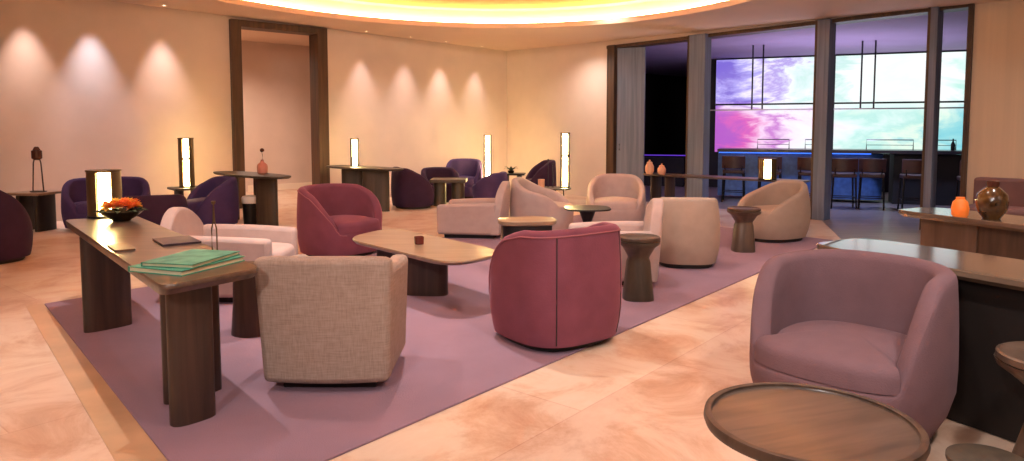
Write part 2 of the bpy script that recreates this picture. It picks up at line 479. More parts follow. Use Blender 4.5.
for x0, x1, z0, z1 in ((-.58, -.51, 0, 2.53), (.51, .58, 0, 2.53), (-.58, .58, 2.46, 2.53)): box(bm, x0, x1, -0.055, 0, z0, z1)
obj('door_frame', bm, M['wall'], d, smooth=False)

# columns and frame of the window wall
def s_at(px):
    k = (px - 512) / 700
    return (k * CY - CX) / (WD.x - k * WD.y)
AW = math.atan2(WD.y, WD.x)
COLS = [(3.20, 3.38, 0.08, -0.10, 'frame_wood'), (5.14, 5.50, 0.12, -0.08, 'grey_panel'), (7.46, 7.68, 0.10, -0.12, 'grey_panel'), (9.03, 9.15, 0.08, -0.14, 'grey_panel'), (9.50, 9.56, 0.04, -0.10, 'frame_wood')]
for k, (s0, s1, n0, n1, mm) in enumerate(COLS):
    w = thing('trim_%d' % (k + 1), 'x', 'x', (*WW((s0 + s1) / 2), 0), AW); del w['label']; del w['category']; struct(w)
    h = (s1 - s0) / 2
    bm = bmesh.new(); box(bm, -h, h, -n0, -n1, 0, 3.09); obj('column_body', bm, M[mm], w, smooth=False, bevel=0.01)
    bm = bmesh.new(); box(bm, -h - .003, -h + .03, -n0 - .006, -n1, 0, 3.085); obj('edge_strip', bm, M['frame_wood'], w, smooth=False)
# head rail and slanting folded panel beside the first jamb
bm = bmesh.new(); prism(bm, [WW(O0, -.26), WW(O1, -.26), WW(O1, .03), WW(O0, .03)], 3.03, 3.09)
struct(obj('trim_6', bm, M['frame_wood'], smooth=False))
w = thing('folding_panel', 'grey timber folding panel at the corner side of the opening', 'panel', (*WW(3.40, .0), 0), AW + R(24))
bm = bmesh.new(); box(bm, 0, 0.56, -0.02, 0.03, 0.01, 3.02); obj('panel_leaf', bm, M['grey_panel'], w, smooth=False, bevel=0.005)
bm = bmesh.new(); tube(bm, [(.07, -.02, 1.0), (.07, -.06, 1.0), (.07, -.06, 1.12), (.07, -.02, 1.12)], .008); obj('handle', bm, M['black'], w)

# ------------------------------------------------------------------ rug and floor bands
RA, RD, RE, RG = (-3.75, 5.53), (-1.11, 2.47), (4.06, 8.78), (1.42, 11.83)
bm = bmesh.new(); prism(bm, [RA, RD, RE, RG], 0.0, 0.012)
tag(obj('area_rug', bm, M['rug'], smooth=False, bevel=0.004), 'large mauve rug under the central seating group', 'rug')
bm = bmesh.new()
e = (Vector(RD) - Vector(RA)).normalized(); nn = Vector((e.y, -e.x))
a, b_ = Vector(RA) - e * .05, Vector(RD) + e * 1.5
prism(bm, [a, b_, b_ + nn * 0.20, a + nn * 0.12], 0.0, 0.003)
struct(obj('trim_floor', bm, M['marble_band'], smooth=False))
# plank floor of the bar running out past the columns
bm = bmesh.new()
prism(bm, [WW(7.4, -.3), WW(LEN_W, -.3), (7.2, 1.4), (3.6, 4.4), (3.95, 8.0)], 0.0, 0.004)
struct(obj('floor_planks', bm, M['bar_floor'], smooth=False))

# ------------------------------------------------------------------ bar room beyond
BARZ = 3.12
def bar_room():
    F = lambda s, n: WW(s, n)
    bm = bmesh.new(); prism(bm, [F(-1, -.15), F(16, -.15), F(16, -9.2), F(-1, -9.2)], -0.1, -0.001)
    struct(obj('floor_bar', bm, M['bar_floor'], smooth=False))
    bm = bmesh.new(); prism(bm, [F(-1, -.3), F(16, -.3), F(16, -9.2), F(-1, -9.2)], BARZ, BARZ + .1)
    struct(obj('ceiling_bar', bm, M['bar_ceiling'], smooth=False))
    for pp in ([F(-1, -9.0), F(16, -9.0), F(16, -9.2), F(-1, -9.2)], [F(-1.2, -.3), F(-1, -.3), F(-1, -9.2), F(-1.2, -9.2)], [F(16, -.3), F(16.2, -.3), F(16.2, -9.2), F(16, -9.2)]):
        bm = bmesh.new(); prism(bm, pp, 0, BARZ); struct(obj('wall_bar', bm, M['bar_wall'], smooth=False))
bar_room()
# video wall: four big screens in two rows
V0, V1 = Vector((4.92, 17.05)), Vector((10.45, 14.9))
VL = (V1 - V0).length; VA = math.atan2(V1.y - V0.y, V1.x - V0.x)
SPL = 2.62
for nm, x0, x1, z0, z1, lab in (
        ('a', 0, SPL, 2.02, BARZ - .03, 'upper left video screen showing violet, blue and white swirls'),
        ('b', SPL, VL, 2.02, BARZ - .03, 'upper right video screen showing near-white light'),
        ('c', 0, SPL, 0.86, 2.0, 'lower left video screen showing magenta and pink clouds'),
        ('d', SPL, VL, 0.86, 2.0, 'lower right video screen showing pale mint green')):
    t = thing('video_screen', lab, 'screen', (V0.x, V0.y, 0), VA, 'screens of the video wall')
    bm = bmesh.new(); box(bm, x0, x1, 0.0, 0.09, z0, z1); obj('screen_frame', bm, M['black'], t, smooth=False)
    bm = bmesh.new(); box(bm, x0 + .015, x1 - .015, -0.006, -0.001, z0 + .01, z1 - .01)
    obj('display', bm, screen_mat('artwork ' + nm, {'a': 0, 'b': 0.0, 'c': 3.1, 'd': 3.1}[nm]), t, smooth=False)
bm = bmesh.new(); box(bm, -.12, VL, .1, .4, 0, BARZ, Matrix.Translation((V0.x, V0.y, 0)) @ Matrix.Rotation(VA, 4, 'Z'))
struct(obj('wall_screens', bm, M['bar_wall'], smooth=False))
# bar counter, rounded end, added blue strip under the top
B0, B1 = Vector((4.15, 14.15)), Vector((8.15, 12.62))
BA = math.atan2(B1.y - B0.y, B1.x - B0.x)
t = thing('bar_counter', 'long bar counter washed in blue light below the screens', 'bar', (B0.x, B0.y, 0), BA)
def cap(x0, x1, y0, y1, n=8):
    r = (y1 - y0) / 2; c = (y0 + y1) / 2
    return [(x0, y1), (x0, y0)] + [(x1 + r * math.cos(a), c + r * math.sin(a)) for a in [(-PI / 2 + PI * i / n) for i in range(n + 1)]]
bm = bmesh.new(); prism(bm, cap(0, 2.75, .22, .82, 10), 0.06, 0.94); obj('counter_front', bm, M['bar_front'], t)
bm = bmesh.new(); prism(bm, cap(0, 4.3, 0, 1.0, 10), 0.96, 1.02); obj('counter_top', bm, M['bar_wood'], t, smooth=False)
bm = bmesh.new(); box(bm, 3.2, 4.3, .25, .8, 0, 0.94); obj('back_unit', bm, M['bar_wall'], t, smooth=False)
bm = bmesh.new(); box(bm, 0.02, 2.8, .15, .17, 0.935, 0.955); obj('added_led', bm, M['added_blue_led'], t, smooth=False)  # strip added to send blue light onto the counter front
# metal rail frames standing on the counter
for x0, x1, lab in ((0.75, 1.35, 'low black metal rail on the bar top before the pink screen'), (1.65, 2.15, 'low black metal rail on the bar top left of the middle column'),
                    (2.75, 3.55, 'wide black metal rail on the bar top right of the middle column'), (3.72, 4.25, 'black metal rail on the bar top beside the right column')):
    bm = bmesh.new()
    tube(bm, [(x0, .5, 1.02), (x0, .5, 1.21), (x1, .5, 1.21), (x1, .5, 1.02)], .011, 6)
    tube(bm, [(x0, .5, 1.11), (x1, .5, 1.11)], .006, 6)
    o = obj('bar_rail', bm, M['steel']); tag(o, lab, 'rail', 'metal rails on the bar', (B0.x, B0.y, 0), BA)
# suspended rail on rods
t = thing('hanging_rail', 'thin metal rail hung on paired rods above the bar', 'rail', (B0.x, B0.y, 0), BA)
bm = bmesh.new(); box(bm, -.3, 5.0, .48, .52, 1.80, 1.825); obj('rail', bm, mat('pale rail', rgb(150, 140, 146), .4, metal=.5), t, smooth=False)
for x in (0.62, 0.82, 2.62, 2.85):
    bm = bmesh.new(); tube(bm, [(x, .5, 1.82), (x, .5, BARZ)], .016, 8); obj('rod', bm, M['steel'], t)
# bottle on the bar near the right jamb
bm = bmesh.new(); lathe(bm, [(.03, 0), (.035, .02), (.035, .12), (.012, .17), (.012, .22)], 12)
tag(obj('bottle', bm, M['black']), 'small dark bottle on the bar near the right jamb', 'bottle', None, (8.15, 12.95, 1.02), 0)

# counter stools
def bar_stool(loc, rz, lab):
    t = thing('bar_stool', lab, 'bar stool', loc, rz, 'bar stools along the counter')
    bm = bmesh.new(); box(bm, -.2, .2, -.2, .2, .56, .63); obj('seat', bm, M['leather'], t, bevel=.02)
    bm = bmesh.new()
    rs = []
    for i in range(9):
        a = -0.65 + 1.3 * i / 8
        x, y = .18 - .42 * math.cos(a), .42 * math.sin(a) * .85
        rs.append([(x - .015, y, .66), (x + .025, y, .66), (x + .02, y, .90), (x - .02, y, .90)])
    rings(bm, rs); obj('backrest', bm, M['leather'], t, bevel=.012)
    for x in (-.18, .18):
        for y in (-.18, .18):
            bm = bmesh.new(); tube(bm, [(x, y, .56), (x * 1.12, y * 1.12, 0)], [.018, .014], 8)
            obj('leg', bm, M['black'], t)
    bm = bmesh.new(); tube(bm, [(-.19, -.19, .2), (.19, -.19, .2), (.19, .19, .2), (-.19, .19, .2), (-.19, -.19, .2)], .009, 6); obj('footrest', bm, M['black'], t)
    for y in (-.15, .15):
        bm = bmesh.new(); tube(bm, [(-.19, y, .6), (-.21, y * 1.07, .72)], .012, 6); obj('back_post', bm, M['black'], t)
    return t
st = bar_stool((4.35, 13.7, 0), BA + PI / 2, 'leather bar stool at the left end of the counter, below the magenta screen')
for x, y, lab in ((4.95, 13.40, 'leather bar stool directly behind the short glowing lamp'), (5.55, 13.0, 'leather bar stool just left of the middle column'),
                  (5.95, 12.55, 'leather bar stool just right of the middle column'), (6.42, 12.45, 'leather bar stool before the blue rounded counter end'),
                  (6.98, 12.12, 'leather bar stool halfway between the middle and right columns'),
                  (7.62, 11.55, 'leather bar stool between the right column and the jamb')):
    dup(st, (x, y, 0), BA + PI / 2 + random.uniform(-.15, .15), lab)
# violet strip in the dark part of the bar
bm = bmesh.new(); box(bm, -1.6, 1.5, -.02, .02, 0, .025)
tag(obj('light_strip', bm, M['violet_led']), 'thin violet light strip glowing in the dark end of the bar', 'light strip', None, (2.95, 17.75, .76), R(-20))
bm = bmesh.new(); box(bm, -1.6, 1.5, -.35, .0, 0, .72)
tag(obj('back_bar_cabinet', bm, M['bar_wall'], smooth=False, bevel=.01), 'dark cabinet in the unlit end of the bar', 'cabinet', None, (2.95, 18.1, 0), R(-20))

# ------------------------------------------------------------------ tub chairs
def rise(u, u0, u1):
    q = max(0.0, min(1.0, (u - u0) / (u1 - u0)))
    k = .35 * sstep(q) + .65 * (1 - (1 - q) ** 2.2) * sstep(min(1, q * 5))
    return k * (.965 + .035 * sstep((u - 1.6) / 1.5))
def tub_body(W, Dp, H, ap, u0, u1, th=.085, tb=.12, tt=.05, p=2.5, zb=.045, seat=.4, end=None):
    """continuous barrel shell: low apron in front, arms rising to the back"""
    NT = 72
    end = ap if end is None else end
    bm = bmesh.new()
    cols = []
    zm = 0.30
    for i in range(NT):
        a = 2 * PI * i / NT
        u = a if a <= PI else 2 * PI - a
        h = ap + (H - ap) * rise(u, u0, u1)
        def ox(z, off):
            s = 1 - tb * ((zm - z) / zm) ** 2 if z < zm else 1 - tt * ((z - zm) / (H - zm)) ** 2
            x, y = superell(a, Dp / 2 * s - off, W / 2 * s - off, p)
            return (x, y)
        col = []
        for k in range(8):
            z = zb + (h - th * .5 - zb) * k / 7
            x, y = ox(z, 0); col.append((x, y, z))
        zt = h - th * .5
        for k in range(1, 6):
            q = PI * k / 6
            off = th * .5 * (1 - math.cos(q)); z = zt + th * .5 * math.sin(q)
            x, y = ox(zt, off); col.append((x, y, z))
        zi = ap - .12
        for k in range(5):
            z = zt + (zi - zt) * k / 4
            x, y = ox(min(z, zt), th); col.append((x, y, z))
        cols.append([bm.verts.new(c) for c in col])
    for i in range(NT):
        a, b = cols[i], cols[(i + 1) % NT]
        for k in range(len(a) - 1):
            bm.faces.new((a[k], b[k], b[k + 1], a[k + 1]))
    bm.faces.new([c[0] for c in cols]); bm.faces.new([c[-1] for c in reversed(cols)])
    return bm

def cushion(x0, x1, hy, z0, z1, p=3.0, dome=.025, n=48):
    bm = bmesh.new()
    cx, hx = (x0 + x1) / 2, (x1 - x0) / 2
    rs = []
    prof = [(.93, z0), (.985, z0 + .02), (1.0, z0 + .05), (1.0, z1 - .05), (.985, z1 - .022), (.94, z1 - .004), (.8, z1 + dome * .35), (.5, z1 + dome * .8), (.2, z1 + dome)]
    for s, z in prof:
        rs.append([(cx + superell(2 * PI * i / n, hx * s, hy * s, p)[0], superell(2 * PI * i / n, hx * s, hy * s, p)[1], z) for i in range(n)])
    rings(bm, rs)
    return bm

def tub_cushion(Dp, W, th, u0, u1, z0, z1, p, dome=.03, n=72):
    bm = bmesh.new(); rs = []
    prof = [(.0, z0), (.0, z1 - .05), (.006, z1 - .028), (.02, z1 - .010), (.045, z1), (.12, z1 + dome * .4), (.22, z1 + dome * .85), (.32, z1 + dome)]
    for ins, z in prof:
        ring = []
        for i in range(n):
            a = 2 * PI * i / n; u = a if a <= PI else 2 * PI - a
            off = (th + .012) * sstep(min(1, rise(u, u0, u1) * 3.0)) + .003 + ins
            ring.append((*superell(a, max(.03, Dp / 2 - off), max(.03, W / 2 - off), p), z))
        rs.append(ring)
    rings(bm, rs); return bm

def tub_chair(name, lab, loc, face, W, Dp, H, m, seat=.42, ap=.30, u0=.55, u1=1.5, piping=None, group=None, th=.085, tb=.12, tt=.05, p=2.5, seat_m=None):
    t = thing(name, lab, 'armchair', loc, R(face), group)
    obj('body', tub_body(W, Dp, H, ap, u0, u1, th, tb, tt, p), m, t)
    obj('seat_cushion', tub_cushion(Dp, W, th, u0, u1, ap - .015, seat - .02, p), seat_m or m, t)
    bm = bmesh.new(); lathe(bm, [(.97, 0), (1, .01), (1, .05)], 40, sx=Dp / 2 * .80, sy=W / 2 * .80, p=p); obj('plinth', bm, M['plinth'], t)
    if piping:
        bm = bmesh.new()
        path = []
        NTP = 60
        for i in range(NTP):
            a = u0 * .8 + (2 * PI - 1.6 * u0) * i / (NTP - 1)
            u = a if a <= PI else 2 * PI - a
            h = ap + (H - ap) * rise(u, u0, u1)
            zt = h - th * .5
            s = 1 - tb * ((.3 - zt) / .3) ** 2 if zt < .3 else 1 - tt * ((zt - .3) / (H - .3)) ** 2
            x, y = superell(a, Dp / 2 * s + .001, W / 2 * s + .001, p)
            path.append((x, y, zt + .004))
        tube(bm, path, .006, 6)
        obj('piping', bm, piping, t)
        for aa in (R(146), R(214)):   # vertical seams at the back corners
            bm = bmesh.new(); pts = []
            for k in range(14):
                z = .06 + (H - .10) * k / 13
                s = 1 - tb * ((.3 - z) / .3) ** 2 if z < .3 else 1 - tt * ((z - .3) / (H - .3)) ** 2
                x, y = superell(aa, Dp / 2 * s, W / 2 * s, p); pts.append((x, y, z))
            tube(bm, pts, .004, 6)
            obj('back_seam', bm, M['plinth'], t)
    return t

pip = mat('maroon piping', rgb(150, 84, 92), .7, var=.05)
tub_chair('tub_armchair', 'maroon velvet tub chair in the middle foreground, seen from behind', (0.29, 4.64, .012), 126, .80, .78, .78, M['maroon'], piping=pip, group='maroon velvet tub chairs', tb=.10, u0=.75, u1=1.8, p=3.0)
tub_chair('tub_armchair', 'maroon velvet tub chair with open seat, behind the coffee table', (-1.93, 7.80, .012), -38, .90, .82, .77, M['maroon'], piping=pip, group='maroon velvet tub chairs', tb=.10, u0=.5, u1=2.0, p=2.5)
tub_chair('tub_armchair', 'mauve wool tub chair in the right foreground, at the round wooden table', (1.575, 3.20, .004), -137, .83, .80, .79, M['mauve'], ap=.34, seat=.455, tb=.26, u0=.72, u1=1.6, p=2.7)

# purple chairs
G = 'purple velvet chairs along the long wall'
PL = [('purple tub chair cut off by the left edge of the picture', (-5.60, 7.40), 70, .78, .78, .88, 'plum', .40),
      ('wide blue-violet tub loveseat behind the short bronze lamp', (-5.78, 9.95), -62, 1.12, .76, .72, 'purple', .40),
      ('low plum armchair seen from behind, beyond the orange flower bowl', (-4.56, 8.85), 118, .80, .72, .60, 'plum', .38),
      ('purple tub chair facing left beside the tall lamp near the portal', (-4.36, 10.10), -135, .74, .72, .72, 'purple', .42),
      ('purple tub chair seen from behind at the right end of the wall desk', (-1.80, 12.65), 25, .80, .76, .74, 'plum', .42),
      ('low purple chair partly hidden behind the one at the wall desk', (-1.42, 13.75), -70, .76, .72, .66, 'plum', .40),
      ('purple tub chair facing forward behind the small square coffee table', (-1.00, 14.55), -95, .78, .74, .80, 'purple', .44),
      ('low purple armchair right of the small square coffee table', (-0.42, 13.45), 165, .76, .66, .60, 'purple', .38),
      ('dark purple high-backed chair in the far corner, left of the slim floor lamp', (0.55, 14.1), 190, .74, .68, .80, 'plum', .42)]
for lab, (x, y), f, w, dp, h, mm, sh in PL:
    tub_chair('tub_armchair', lab, (x, y, 0), f, w, dp, h, M[mm], seat=sh, ap=.28, u0=.5, u1=2.25, group=G, p=2.35, tb=.10, tt=.07)

# beige barrel chairs
G2 = 'beige upholstered barrel chairs'
tub_chair('barrel_armchair', 'sand barrel chair with its back to the camera, right of the blush chair', (1.80, 7.22, .012), 84, .68, .72, .72, M['sand'], group=G2, tb=.16, tt=.12, u0=.7, u1=2.0, p=2.8)
tub_chair('barrel_armchair', 'sand lounge chair with sloping arms, beside the dark hourglass table', (3.33, 8.88, .012), 208, .78, .92, .74, M['sand'], group=G2, tb=.16, tt=.14, u0=.5, u1=2.9, ap=.36, seat=.42, p=2.4)
tub_chair('barrel_armchair', 'blush lounge chair facing forward before the dark bar opening', (1.53, 10.25, .012), -100, .86, .80, .73, M['blush'], group=G2, tb=.12, tt=.10, u0=.6, u1=2.6, ap=.28, seat=.40, p=2.3)
tub_chair('barrel_armchair', 'blush lounge chair in profile with a sloping arm, behind the drum side table', (0.41, 9.55, .012), -18, .74, .84, .74, M['blush'], group=G2, tb=.06, tt=.06, u0=.5, u1=3.1, ap=.34, seat=.40, p=3.0)

# ------------------------------------------------------------------ boxy armchairs
def panel_bm(fn, nu=12, nv=8):
    """closed slab from a function fn(u, v, side) -> point"""
    bm = bmesh.new()
    g = [[[bm.verts.new(fn(u / nu, v / nv, s)) for v in range(nv + 1)] for u in range(nu + 1)] for s in (0, 1)]
    for s in (0, 1):
        for u in range(nu):
            for v in range(nv):
                bm.faces.new((g[s][u][v], g[s][u + 1][v], g[s][u + 1][v + 1], g[s][u][v + 1]))
    for u in range(nu):
        for v in (0, nv):
            bm.faces.new((g[0][u][v], g[0][u + 1][v], g[1][u + 1][v], g[1][u][v]))
    for v in range(nv):
        for u in (0, nu):
            bm.faces.new((g[0][u][v], g[0][u][v + 1], g[1][u][v + 1], g[1][u][v]))
    return bm

def club_chair(lab, loc, face, m, crown=.0, W=.74, Dp=.78, H=.72, arm=.56, seat=.42, group=None, topw=1.0, round_=.035, armt=.11, name='club_armchair'):
    t = thing(name, lab, 'armchair', loc, R(face), group)
    hw = W / 2
    def back(u, v, s):
        y = (u - .5) * 2 * (hw - .0) * (topw + (1 - topw) * (1 - v) * 1.0 if topw != 1 else (0.93 + .07 * v))
        bow = .035 * (1 - (2 * u - 1) ** 2)
        z = .05 + (H - .05) * v
        lean = -.05 * v
        x = -Dp / 2 + .07 - bow + lean + (.13 - .03 * v) * s
        y *= 1 - crown * max(0, v - .55) ** 1.3 * 2
        z -= crown * .22 * (2 * u - 1) ** 2 * v
        # rounded crown
        if v > .99: z -= .012 * (2 * u - 1) ** 4
        return (x, y, z)
    obj('backrest', panel_bm(back), m, t, bevel=round_)
    for sg in (-1, 1):
        def armf(u, v, s, sg=sg):
            x = -Dp / 2 + .10 + (Dp - .14) * u
            z = .05 + (arm - .05) * v - (.03 * (u ** 2) * v)
            y = sg * (hw - .01 - armt * (1 - s) - .02 * (1 - v) + .02 * math.sin(PI * u) * v)
            return (x, y, z)
        obj('armrest', panel_bm(armf), m, t, bevel=round_)
    obj('seat_cushion', cushion(-Dp / 2 + .17, Dp / 2 + .0, hw - armt - .02, seat - .15, seat, 5.0, .02), m, t)
    bm = bmesh.new(); box(bm, -Dp / 2 + .12, Dp / 2 - .05, -hw + armt * .9, hw - armt * .9, .05, seat - .15); obj('seat_base', bm, m, t, bevel=.015)
    bm = bmesh.new(); box(bm, -Dp / 2 + .14, Dp / 2 - .12, -hw + .11, hw - .11, 0, .05); obj('plinth', bm, M['plinth'], t, bevel=.01)
    return t
G3 = 'beige club armchairs around the rug'
club_chair('beige linen club chair in the left foreground, its back to the camera', (-0.985, 3.92, .012), 90, M['linen'], W=.72, Dp=.74, H=.735, arm=.66, group=G3)
club_chair('blush club chair behind the long desk, beyond the teal books', (-2.37, 5.86, .012), 0, M['blush'], crown=.5, W=.80, Dp=.98, H=.74, arm=.55, seat=.40, group=G3)
club_chair('blush club chair in profile facing left, behind the coffee table', (-0.50, 9.22, .012), 172, M['blush'], crown=.5, W=.80, Dp=.92, H=.72, arm=.46, seat=.34, group=G3)
club_chair('blush club chair facing left behind the small walnut hourglass table', (0.93, 6.47, .012), 174, M['blush'], crown=.5, W=.80, Dp=.90, H=.76, arm=.50, seat=.36, group=G3)

# ------------------------------------------------------------------ tables
def ellipse_leg(bm, cx, cy, a, rx, ry, z0, z1, n=28, p=2.3):
    ring = []
    for i in range(n):
        x, y = superell(2 * PI * i / n, rx, ry, p)
        ring.append((cx + x * math.cos(a) - y * math.sin(a), cy + x * math.sin(a) + y * math.cos(a)))
    prism(bm, ring, z0, z1)

def long_table(name, lab, cat, loc, rz, Lh, wh, z, th, top_m, leg_m, legs, p=6, bulge=0.0, group=None):
    t = thing(name, lab, cat, loc, rz, group)
    bm = bmesh.new()
    pts = []
    for i in range(72):
        x, y = superell(2 * PI * i / 72, Lh, wh, p)
        y *= 1 + bulge * (1 - (x / Lh) ** 2)
        pts.append((x, y))
    rs = [[(x * s, y * s2, zz) for x, y in pts] for s, s2, zz in ((1 - .03 / Lh, 1 - .03 / wh, z - th), (1, 1, z - th * .45), (1, 1, z - .008), (1 - .006 / Lh, 1 - .006 / wh, z))]
    rings(bm, rs); obj('tabletop', bm, top_m, t)
    for (cx, cy, a, rx, ry) in legs:
        bm = bmesh.new(); ellipse_leg(bm, cx, cy, a, rx, ry, 0, z - th)
        obj('leg', bm, leg_m, t)
    return t

# the long desk of the left foreground
dx, dy = (-3.38 + 1.25) , (5.3 - 3.4)
DA = math.atan2(2.29, -1.89)
DC = (-2.28, 4.36)
t = thing('console_desk', 'long dark-legged wooden desk at the left of the rug', 'desk', (-2.28, 4.30, .012), 0)
def round_poly(pts, r, n=5):
    out = []
    m_ = len(pts)
    for i in range(m_):
        p = Vector(pts[i]); a = (Vector(pts[i - 1]) - p); b = (Vector(pts[(i + 1) % m_]) - p)
        rr = min(r, a.length * .45, b.length * .45)
        p0 = p + a.normalized() * rr; p1 = p + b.normalized() * rr
        for k in range(n + 1):
            q = k / n
            v = p0 * (1 - q) ** 2 + p * 2 * q * (1 - q) + p1 * q * q
            out.append((v.x, v.y))
    return out
def slab_top(bm, pts, z, th, c=(0, 0)):
    cx = sum(p[0] for p in pts) / len(pts); cy = sum(p[1] for p in pts) / len(pts)
    def ins(d): 
        o = []
        for x, y in pts:
            v = Vector((x - cx, y - cy)); L_ = v.length; v = v * ((L_ - d) / L_); o.append((cx + v.x, cy + v.y))
        return o
    rings(bm, [[(x, y, zz) for x, y in ins(d)] for d, zz in ((.03, z - th), (0, z - th * .4), (0, z - .008), (.007, z))])
dk = [(-3.40 + 2.28, 5.28 - 4.30), (-1.52 + 2.28, 3.00 - 4.30), (-1.24 + 2.28, 3.42 - 4.30), (-2.98 + 2.28, 5.52 - 4.30)]
bm = bmesh.new(); slab_top(bm, round_poly(dk, .07), .71, .05); 
o = obj('tabletop', bm, M['desk_top'], t)
for (lx, ly, la, rx, ry) in ((-1.535, 3.28, 50, .105, .055), (-1.67, 3.58, 50, .15, .045), (-2.84, 4.84, 50, .155, .05)):
    bm = bmesh.new(); ellipse_leg(bm, lx + 2.28, ly - 4.30, R(la), rx, ry, 0, .66, p=2.8); obj('leg', bm, M['desk_leg'], t)
# coffee table
CA = math.atan2(-.95, 1.15)
t = thing('coffee_table', 'low boat-shaped pale oak coffee table in the middle of the rug', 'coffee table', (-.80, 5.76, .012), 0)
ct = [(-1.52 + .80, 6.25 - 5.76), (-.43 + .80, 5.00 - 5.76), (-.02 + .80, 5.52 - 5.76), (-1.20 + .80, 6.95 - 5.76)]
bm = bmesh.new(); slab_top(bm, round_poly(ct, .30, 8), .42, .035); obj('tabletop', bm, M['pale_top'], t)
for (lx, ly, la, rx, ry) in ((-.74, 5.86, -8, .20, .08), (-1.12, 6.45, -8, .14, .07)):
    bm = bmesh.new(); ellipse_leg(bm, lx + .80, ly - 5.76, R(la), rx, ry, 0, .385, p=2.8); obj('leg', bm, M['desk_leg'], t)
# desks at the wall
long_table('oval_desk', 'oval-ended desk with the pink vase, in front of the portal', 'desk', (-3.90, 10.42, 0), R(-42), .98, .27, .75, .035, M['olive_wood'], M['olive_wood'],
           [(.50, -.02, R(-12) + R(42), .17, .06), (.22, .06, R(42) - .1, .13, .05), (-.62, 0, R(90), .12, .05)], p=2.6, group='oval-ended desks along the wall')
long_table('oval_desk', 'oval-ended desk carrying a small lamp, right of the portal', 'desk', (-2.62, 12.32, 0), R(-42), .98, .30, .75, .035, M['olive_wood'], M['olive_wood'],
           [(.42, -.05, R(42) + .1, .23, .06), (-.28, .0, R(42) + .1, .22, .06)], p=2.8, group='oval-ended desks along the wall')
# long console in front of the columns
long_table('console_table', 'long narrow console before the bar opening, with peach jars', 'console table', (3.14, 10.51, 0), math.atan2(9.4 - 11.1, 3.93 - 2.03), 1.28, .20, .70, .03, M['walnut'], M['bronze_wood'],
           [(-1.1, 0, PI / 2, .16, .035), (1.0, 0, PI / 2, .16, .035), (-.85, 0, PI / 2, .16, .025)], p=7)
# right-hand consoles with panel bodies
def panel_console(lab, loc, rz, Lh, wh, z, top_m, body, body2, bx0, bx1, split, group):
    t = thing('console_table', lab, 'console table', loc, rz, group)
    bm = bmesh.new()
    pts = [superell(2 * PI * i / 64, Lh, wh, 7) for i in range(64)]
    rs = [[(x * (1 - q / Lh), y * (1 - q / wh), zz) for x, y in pts] for q, zz in ((.02, z - .05), (0, z - .03), (0, z - .006), (.006, z))]
    rings(bm, rs); obj('tabletop', bm, top_m, t)
    bm = bmesh.new(); box(bm, bx0, split, -wh * .72, wh * .72, 0, z - .05); obj('end_panel', bm, body, t, smooth=False, bevel=.006)
    bm = bmesh.new(); box(bm, split, bx1, -wh * .66, wh * .66, 0, z - .05); obj('body_panel', bm, body2, t, smooth=False, bevel=.006)
    return t
panel_console('long dark-bodied console behind the mauve chair, its glossy top running out of frame', (2.56, 2.87, .004), math.atan2(-.88, .47), 1.38, .27, .75, M['gloss_top'], M['dark_panel'], M['dark_panel'], -.80, 1.15, -.2, 'consoles on the right')
panel_console('wood-fronted console on the right, carrying the amber vase', (3.72, 4.85, .004), math.atan2(-.94, .38), 1.02, .26, .75, M['gloss_top'], M['walnut'], M['bronze_wood'], -.80, .9, -.35, 'consoles on the right')

def hourglass(name, lab, loc, rt, rw, rb, h, m, top_m, group=None, rz=0, p=2.0, zw=.6):
    t = thing(name, lab, 'side table', loc, rz, group)
    bm = bmesh.new()
    lathe(bm, [(rb, 0), (rb, .02), (rw * 1.12, h * .60), (rw, h * .66), (rw * 1.05, h * .69), (rt * .74, h * .83), (rt * .93, h - .06), (rt * .97, h - .035)], 40, p=p)
    obj('pedestal', bm, m, t)
    bm = bmesh.new(); lathe(bm, [(rt * .95, h - .035), (rt, h - .028), (rt, h - .005), (rt - .012, h), (rt - .02, h - .006)], 40)
    obj('tabletop', bm, top_m, t)
    return t
G4 = 'hourglass wooden side tables'
hourglass('hourglass_table', 'walnut hourglass side table beside the maroon chair on the rug', (1.04, 5.70, .012), .175, .085, .125, .52, M['olive_wood'], M['bronze_wood'], G4, p=2.8)
hourglass('hourglass_table', 'dark-topped hourglass side table before the sloping sand chair', (2.66, 7.98, .012), .185, .09, .125, .50, M['walnut'], M['bronze_wood'], G4, p=3)
hourglass('hourglass_table', 'wooden hourglass side table cut off by the right edge', (2.13, 2.66, .004), .21, .07, .15, .52, M['walnut'], M['walnut'], G4, p=2.4)
# low stool between
bm = bmesh.new(); lathe(bm, [(.10, 0), (.085, .10), (.12, .22), (.13, .24), (.13, .255), (.12, .26)], 36)
tag(obj('low_stool', bm, M['olive_wood']), 'low round wooden stool at the bottom edge, right of the round table', 'stool', None, (1.66, 2.36, 0))
# round table in front
t = thing('round_table', 'round grey-brown wooden table with a raised rim, right foreground', 'side table', (.925, 2.11, 0), R(20))
bm = bmesh.new(); lathe(bm, [(.27, .462), (.315, .475), (.315, .50), (.308, .505), (.298, .505), (.294, .497)], 64); obj('tabletop', bm, M['round_top'], t)
bm = bmesh.new()
rs = [[(r * math.cos(2 * PI * i / 64), r * math.sin(2 * PI * i / 64), z) for i in range(64)] for r, z in ((.296, .496), (.296, .508), (.303, .511), (.317, .508), (.320, .49), (.316, .48))]
rings(bm, rs, False, False); obj('rim', bm, M['bronze_wood'], t)
bm = bmesh.new(); lathe(bm, [(.19, 0), (.19, .02), (.07, .10), (.055, .3), (.12, .462)], 36); obj('pedestal', bm, M['bronze_wood'], t)
